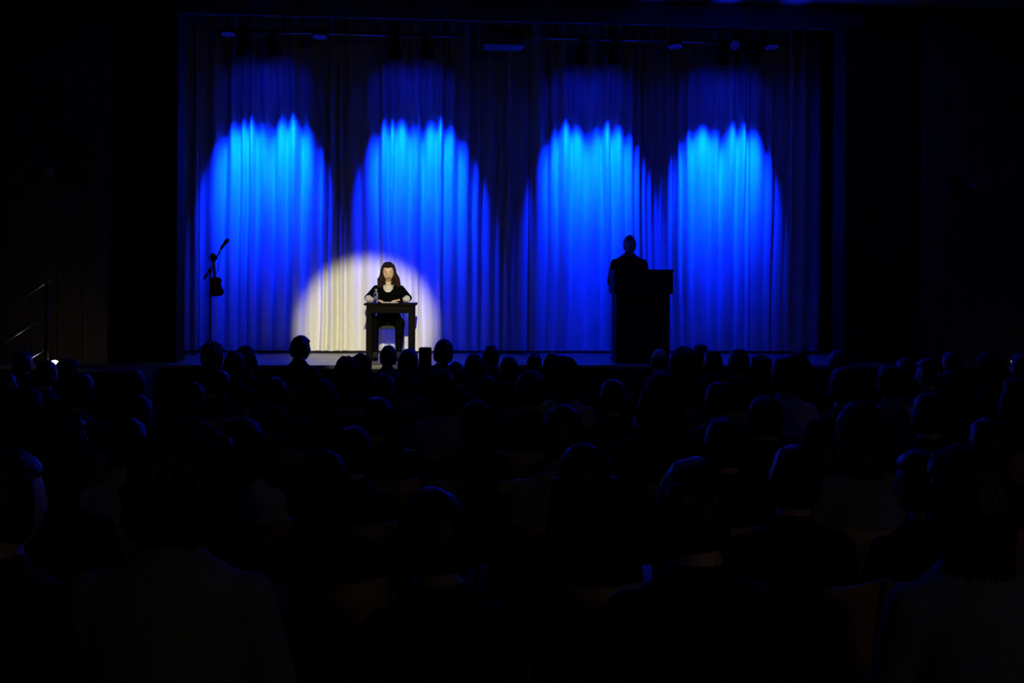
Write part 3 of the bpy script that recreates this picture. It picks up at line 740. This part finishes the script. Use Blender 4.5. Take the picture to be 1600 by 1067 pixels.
RD = 13.22
c = at(607, 540, RD); RX, RY = c.x, c.y
t = tag(empty('stage_chair', (RX, RY, STG), PI), 'dark simple chair under the reader in black', 'chair')
bm = bmesh.new(); box(bm, (-.21, -.21, .40), (.21, .21, .44), .012); obj('seat', bm, MT['chairpad'], t)
bm = bmesh.new(); box(bm, (-.20, -.225, .60), (.20, -.20, .86), .01); obj('backrest', bm, MT['tablewood'], t)
for sx in (-1, 1):
    bm = bmesh.new(); tube(bm, [(sx * .19, .19, 0), (sx * .19, .19, .40)], .012, 10); obj('leg', bm, MT['metal'], t, True)
    bm = bmesh.new(); tube(bm, [(sx * .19, -.19, 0), (sx * .19, -.19, .40), (sx * .19, -.212, .86)], .012, 10); obj('leg', bm, MT['metal'], t, True)
def reader():
    hc = Vector((0, .15, 1.132))
    M = Matrix.Translation(hc) @ Matrix.Rotation(.06, 4, 'Z') @ Matrix.Rotation(-.10, 4, 'X') @ Matrix.Rotation(.05, 4, 'Y') @ Matrix.Scale(.99, 4)
    zt = TZ
    pr = [(lambda bm: head(bm, M, 64), 0),
          (lambda bm: limb(bm, [(0, .10, .985), (0, .112, 1.01), hc + Vector((0, -.02, -.05))], [.05, .045, .046]), 0),
          (lambda bm: ellip(bm, (0, .150, .935), (.066, .050, .052), Matrix.Rotation(.3, 3, 'X'), 24), 3),
          (lambda bm: loft(bm, [((0, 0, .42), .15, .12), ((0, 0, .50), .18, .14), ((0, .01, .58), .155, .115), ((0, .03, .68), .135, .10), ((0, .06, .78), .15, .11),
                                ((0, .085, .86), .165, .115), ((0, .09, .925), .155, .085), ((0, .085, .965), .10, .06), ((0, .09, .985), .055, .048)], 28), 1)]
    for s in (-1, 1):
        sh = (s * .158, .085, .918); el = (s * .262, .14, zt + .055); md = (s * .25, .24, zt + .048); wr = Vector((s * .205, .33, zt + .038))
        pr.append((lambda bm, sh=sh, el=el, md=md: limb(bm, [sh, el, md], [.055, .050, .047]), 1))
        pr.append((lambda bm, md=md, wr=wr: limb(bm, [Vector(md) + Vector((0, .006, 0)), Vector(md).lerp(wr, .5)], [.046, .036]), 3))
        pr.append((lambda bm, wr=wr: limb(bm, [wr + Vector((0, -.04, .004)), wr], [.028, .024]), 0))
        pr.append((lambda bm, wr=wr, s=s: hand(bm, wr, Vector((-s * .85, .45, -.06)), Vector((0, .0, 1)), Vector((-s * .5, -.85, 0)), .95, .18), 0))
        kn = (s * .165, .40, .49); an = (s * .15, .36, .09)
        pr.append((lambda bm, s=s, kn=kn, an=an: limb(bm, [(s * .09, .02, .50), kn, an], [.09, .066, .040]), 1))
        pr.append((lambda bm, s=s: loft(bm, [((s * .15, .42, .004), .040, .115), ((s * .15, .42, .03), .042, .118), ((s * .15, .39, .065), .036, .075), ((s * .15, .365, .10), .034, .042)]), 2))
    def fix(c, t):
        if t == 2: return 2
        ax = abs(c.x)
        if c.z > 1.03: return 0
        if ax < .10 and c.z > .87 and c.y > .06:
            q = (c.x / .068) ** 2 + ((c.z - .965) / .085) ** 2
            if c.z > .985 and ax < .055: return 0
            return 3 if q < 1 else 1
        if c.y > .20 and c.z < zt + .13 and c.z > zt - .03:
            a, b = Vector((.25, .24, zt + .048)), Vector((.205, .33, zt + .038)); u = (Vector((ax, c.y, c.z)) - a).dot(b - a) / (b - a).length_squared
            if ax < .13: return 0 if c.y > .26 else 1
            return 1 if u < .0 else (3 if u < .86 else 0)
        return 1
    return fuse('person', pr, .0062, [MT['skinw'], MT['dress'], MT['black'], MT['white']], 2, fix), M
rm, RM = reader()
rd = bpy.data.objects.new('person', rm); COL.objects.link(rd); rd.location = (RX, RY, STG); rd.rotation_euler = (0, 0, PI)
tag(rd, 'spotlit person with wavy brown hair in black reading at the table', 'person')
h = bpy.data.objects.new('hair', hair_mesh('wavy', 5, .006, MT['hairw'])); COL.objects.link(h); h.parent = rd; h.matrix_local = RM
def face_bit(name, fn, material):
    bm = bmesh.new(); fn(bm)
    for v in bm.verts: v.co = RM @ v.co
    return obj(name, bm, material, rd, True)
face_bit('lips', lambda bm: (ellip(bm, (0, .099, -.055), (.024, .007, .005), n=12), ellip(bm, (0, .098, -.065), (.020, .008, .0058), n=12)), MT['lips'])
for s in (-1, 1):
    face_bit('eyebrow', lambda bm: tube(bm, [(s * .016, .094, .021), (s * .030, .093, .026), (s * .046, .082, .021)], [.0028, .0032, .0018], 8), MT['brow'])
    face_bit('eyelashes', lambda bm: tube(bm, [(s * .019, .085, .000), (s * .031, .086, -.004), (s * .044, .077, -.001)], [.0016, .0024, .0016], 8), MT['brow'])
    face_bit('earring', lambda bm: ellip(bm, (s * .078, .005, -.056), (.008, .008, .011), n=10), MT['pearl'])

# ------------------------------------------------------------------ lectern and the person behind it
LCD = 12.85
c = at(1000, 560, LCD)
ltop = at(1000, 421, 12.6).z - STG; k = 12.62 / FPX
hw1, hw2 = 46 * k, 42 * k
t = tag(empty('lectern', (c.x, c.y, STG), -.02), 'tall black lectern with a wider top box on the stage', 'lectern')
bm = bmesh.new(); box(bm, (-hw2, -.20, .06), (hw2, .22, ltop - .30), .008); obj('column', bm, MT['lectern'], t)
bm = bmesh.new(); box(bm, (-hw2 - .004, -.205, 0), (hw2 + .004, .225, .06), .008); obj('plinth', bm, MT['lectern'], t)
bm = bmesh.new(); box(bm, (-hw1, -.24, ltop - .31), (hw1, .24, ltop - .02), .01); obj('top_box', bm, MT['lectern'], t)
bm = bmesh.new(); box(bm, (-hw2 + .05, -.212, .14), (hw2 - .05, -.20, ltop - .38), .004); obj('front_panel', bm, MT['lectern'], t)
bm = bmesh.new(); box(bm, (-hw1 - .008, -.25, ltop - .025), (hw1 + .008, .25, ltop), .006); obj('reading_top', bm, MT['lectern'], t)
ML = 13.32
c = at(982, 562, ML); mh = at(982, 369, ML).z - STG
ms = mh / 1.70
def speaker():
    hc = Vector((.0, .035, 1.585))
    M = Matrix.Translation(hc) @ Matrix.Rotation(-.25, 4, 'Z') @ Matrix.Rotation(-.06, 4, 'X') @ Matrix.Scale(1.07, 4)
    pr = [(lambda bm: head(bm, M), 0), (lambda bm: limb(bm, [(0, 0, 1.45), (0, .01, 1.49), hc + Vector((0, -.015, -.05))], [.064, .060, .058]), 0),
          (lambda bm: loft(bm, [((0, 0, .82), .155, .11), ((0, 0, .92), .175, .125), ((0, 0, 1.02), .165, .118), ((0, 0, 1.15), .18, .122), ((0, 0, 1.28), .20, .125),
                                ((0, -.005, 1.345), .215, .108), ((0, -.01, 1.385), .185, .09), ((0, -.01, 1.42), .125, .076), ((0, -.01, 1.455), .078, .066), ((0, -.01, 1.475), .062, .058)], 24), 1)]
    for s in (-1, 1):
        sh = (s * .195, -.005, 1.325); el = (s * .265, .06, 1.06); wr = Vector((s * .20, .27, 1.17 / ms * .985 + .02))
        pr.append((lambda bm, sh=sh, el=el, wr=wr: limb(bm, [sh, el, wr], [.062, .052, .036]), 1))
        pr.append((lambda bm, wr=wr, s=s: hand(bm, wr, Vector((-s * .3, 1, 0)), Vector((0, 0, 1)), Vector((-s, -.2, 0)), 1.05), 0))
        pr.append((lambda bm, s=s: limb(bm, [(s * .09, 0, .86), (s * .10, .02, .47), (s * .10, -.01, .09)], [.10, .068, .048]), 1))
        pr.append((lambda bm, s=s: loft(bm, [((s * .10, .06, .004), .045, .135), ((s * .10, .06, .035), .046, .137), ((s * .10, .03, .08), .04, .085), ((s * .10, 0, .11), .045, .05)]), 2))
    return fuse('person', pr, .0085, [SKINS[0], MT['suit'], MT['black']], 3), M
sm, SM = speaker()
sp = bpy.data.objects.new('person', sm); COL.objects.link(sp); sp.location = (c.x, c.y, STG); sp.rotation_euler = (0, 0, PI); sp.scale = (ms, ms, ms)
tag(sp, 'person in a dark suit standing in silhouette behind the lectern', 'person')
h = bpy.data.objects.new('hair', hair_mesh('crop', 3, .008, HAIRS[0])); COL.objects.link(h); h.parent = sp; h.matrix_local = SM

# ------------------------------------------------------------------ microphone stand and hanging guitar
SD = 13.15
def sp3(px, py, d=SD): return at(px, py, d)
b0 = sp3(328, 560); base = Vector((b0.x, b0.y, STG))
t = tag(empty('microphone_stand', base), 'black microphone stand with raised boom at the left of the stage', 'microphone stand')
L = lambda px, py, dd=0: sp3(px, py, SD + dd) - base
zc = L(328, 424).z
bm = bmesh.new(); tube(bm, [(0, 0, .22), (0, 0, zc)], [.014, .011], 10); obj('pole', bm, MT['darkmetal'], t, True)
for k in range(3):
    a = 2 * PI * k / 3 + .5; bm = bmesh.new(); tube(bm, [(0, 0, .24), (.30 * math.cos(a), .30 * math.sin(a), .012)], .010, 8); obj('leg', bm, MT['darkmetal'], t, True)
bm = bmesh.new(); tube(bm, [L(319, 435), L(328, 422), L(346, 388)], .009, 10); obj('boom', bm, MT['darkmetal'], t, True)
bm = bmesh.new(); tube(bm, [L(318.5, 436), L(324, 428)], [.016, .020], 12); obj('counterweight', bm, MT['darkmetal'], t, True)
bm = bmesh.new(); ellip(bm, L(328, 423), (.030, .03, .034), n=12); obj('clutch', bm, MT['darkmetal'], t, True)
bm = bmesh.new(); tube(bm, [L(345, 389), L(349, 383)], [.016, .022], 12); obj('clip', bm, MT['darkmetal'], t, True)
bm = bmesh.new(); tube(bm, [L(346.5, 387), L(352, 379), L(353, 378), L(356, 374.5), L(357, 373)], [.015, .021, .026, .026, .012], 14); obj('microphone', bm, MT['darkmetal'], t, True)
bm = bmesh.new(); tube(bm, [L(344, 392), L(343.5, 408), L(340, 424), L(331, 436), L(329.3, 450), L(329.2, 545)], .004, 6); obj('cable', bm, MT['darkmetal'], t, True)
bm = bmesh.new(); tube(bm, [L(329, 412), L(333, 405), L(334, 398)], .007, 8); obj('hanger_hook', bm, MT['darkmetal'], t, True)
# guitar
GD = SD - .12
g0 = at(339, 463, GD); kx = GD / FPX
g = tag(empty('small_guitar', g0), 'small dark guitar with waisted body hanging from the microphone stand', 'guitar')
g.rotation_euler = (0, math.radians(-5), 0)
def flat(name, outline, y0, y1, material):
    bm = bmesh.new(); vs = [[bm.verts.new((x * kx, y, z * kx)) for x, z in outline] for y in (y0, y1)]
    n = len(outline)
    bm.faces.new(vs[0]); bm.faces.new(vs[1][::-1])
    for i in range(n): bm.faces.new((vs[0][i], vs[1][i], vs[1][(i + 1) % n], vs[0][(i + 1) % n]))
    bmesh.ops.bevel(bm, geom=[e for e in bm.edges if abs(e.verts[0].co.y - e.verts[1].co.y) < 1e-6], offset=.006, segments=2, affect='EDGES')
    return obj(name, bm, material, g)
half = [(0, 0), (5, .3), (9, 2), (11, 6), (10.4, 10), (7.6, 13.5), (6.3, 16.5), (7.6, 20), (9.0, 23.5), (8, 27.5), (4.5, 29.5), (2, 30)]
flat('guitar_body', half + [(-x, z) for x, z in half[::-1] if x > 0], -.035, .035, MT['guitar'])
flat('neck', [(-2.2, 28), (2.2, 28), (1.8, 54), (-1.8, 54)], -.05, -.02, MT['guitar'])
flat('headstock', [(-1.8, 53), (1.8, 53), (4.2, 58), (4.6, 64), (2, 67.5), (-2, 67.5), (-4.6, 64), (-4.2, 58)], -.048, -.026, MT['guitar'])
for s in (-1, 1):
    for z in (58.5, 62.5):
        bm = bmesh.new(); ellip(bm, (s * 6 * kx, -.037, z * kx), (.012, .007, .011), n=8); obj('tuning_peg', bm, MT['darkmetal'], g, True)
bm = bmesh.new(); lathe(bm, [(.032, 0), (.032, .002), (.026, .003)], 20, Matrix.Translation((0, -.035, 19 * kx)) @ Matrix.Rotation(PI / 2, 4, 'X')); obj('sound_hole', bm, MT['black'], g, True)
flat('bridge', [(-4, 8), (4, 8), (4, 10), (-4, 10)], -.045, -.034, MT['darkmetal'])
bm = bmesh.new()
for k in range(4): tube(bm, [((-1.2 + .8 * k) * kx, -.048, 9 * kx), ((-1.0 + .67 * k) * kx, -.053, 55 * kx)], .0012, 5)
o = obj('strings', bm, MT['metal'], g); o['kind'] = 'stuff'

# pieces that belong to a part go one level deeper
NEST = {'bottle_label': 'bottle_body', 'cap': 'bottle_body', 'lens': 'housing', 'led_cluster': 'housing', 'sound_hole': 'guitar_body', 'bridge': 'guitar_body',
        'tuning_peg': 'headstock', 'seat_pad': 'seat_shell', 'front_panel': 'column', 'front_grille': 'case', 'grille': 'case', 'sensor': 'housing'}
for o in list(COL.objects):
    if o.type == 'EMPTY' and not o.parent:
        kids = {c.name.split('.')[0]: c for c in o.children}
        for c in list(o.children):
            tg = NEST.get(c.name.split('.')[0])
            if tg in kids: c.parent = kids[tg]
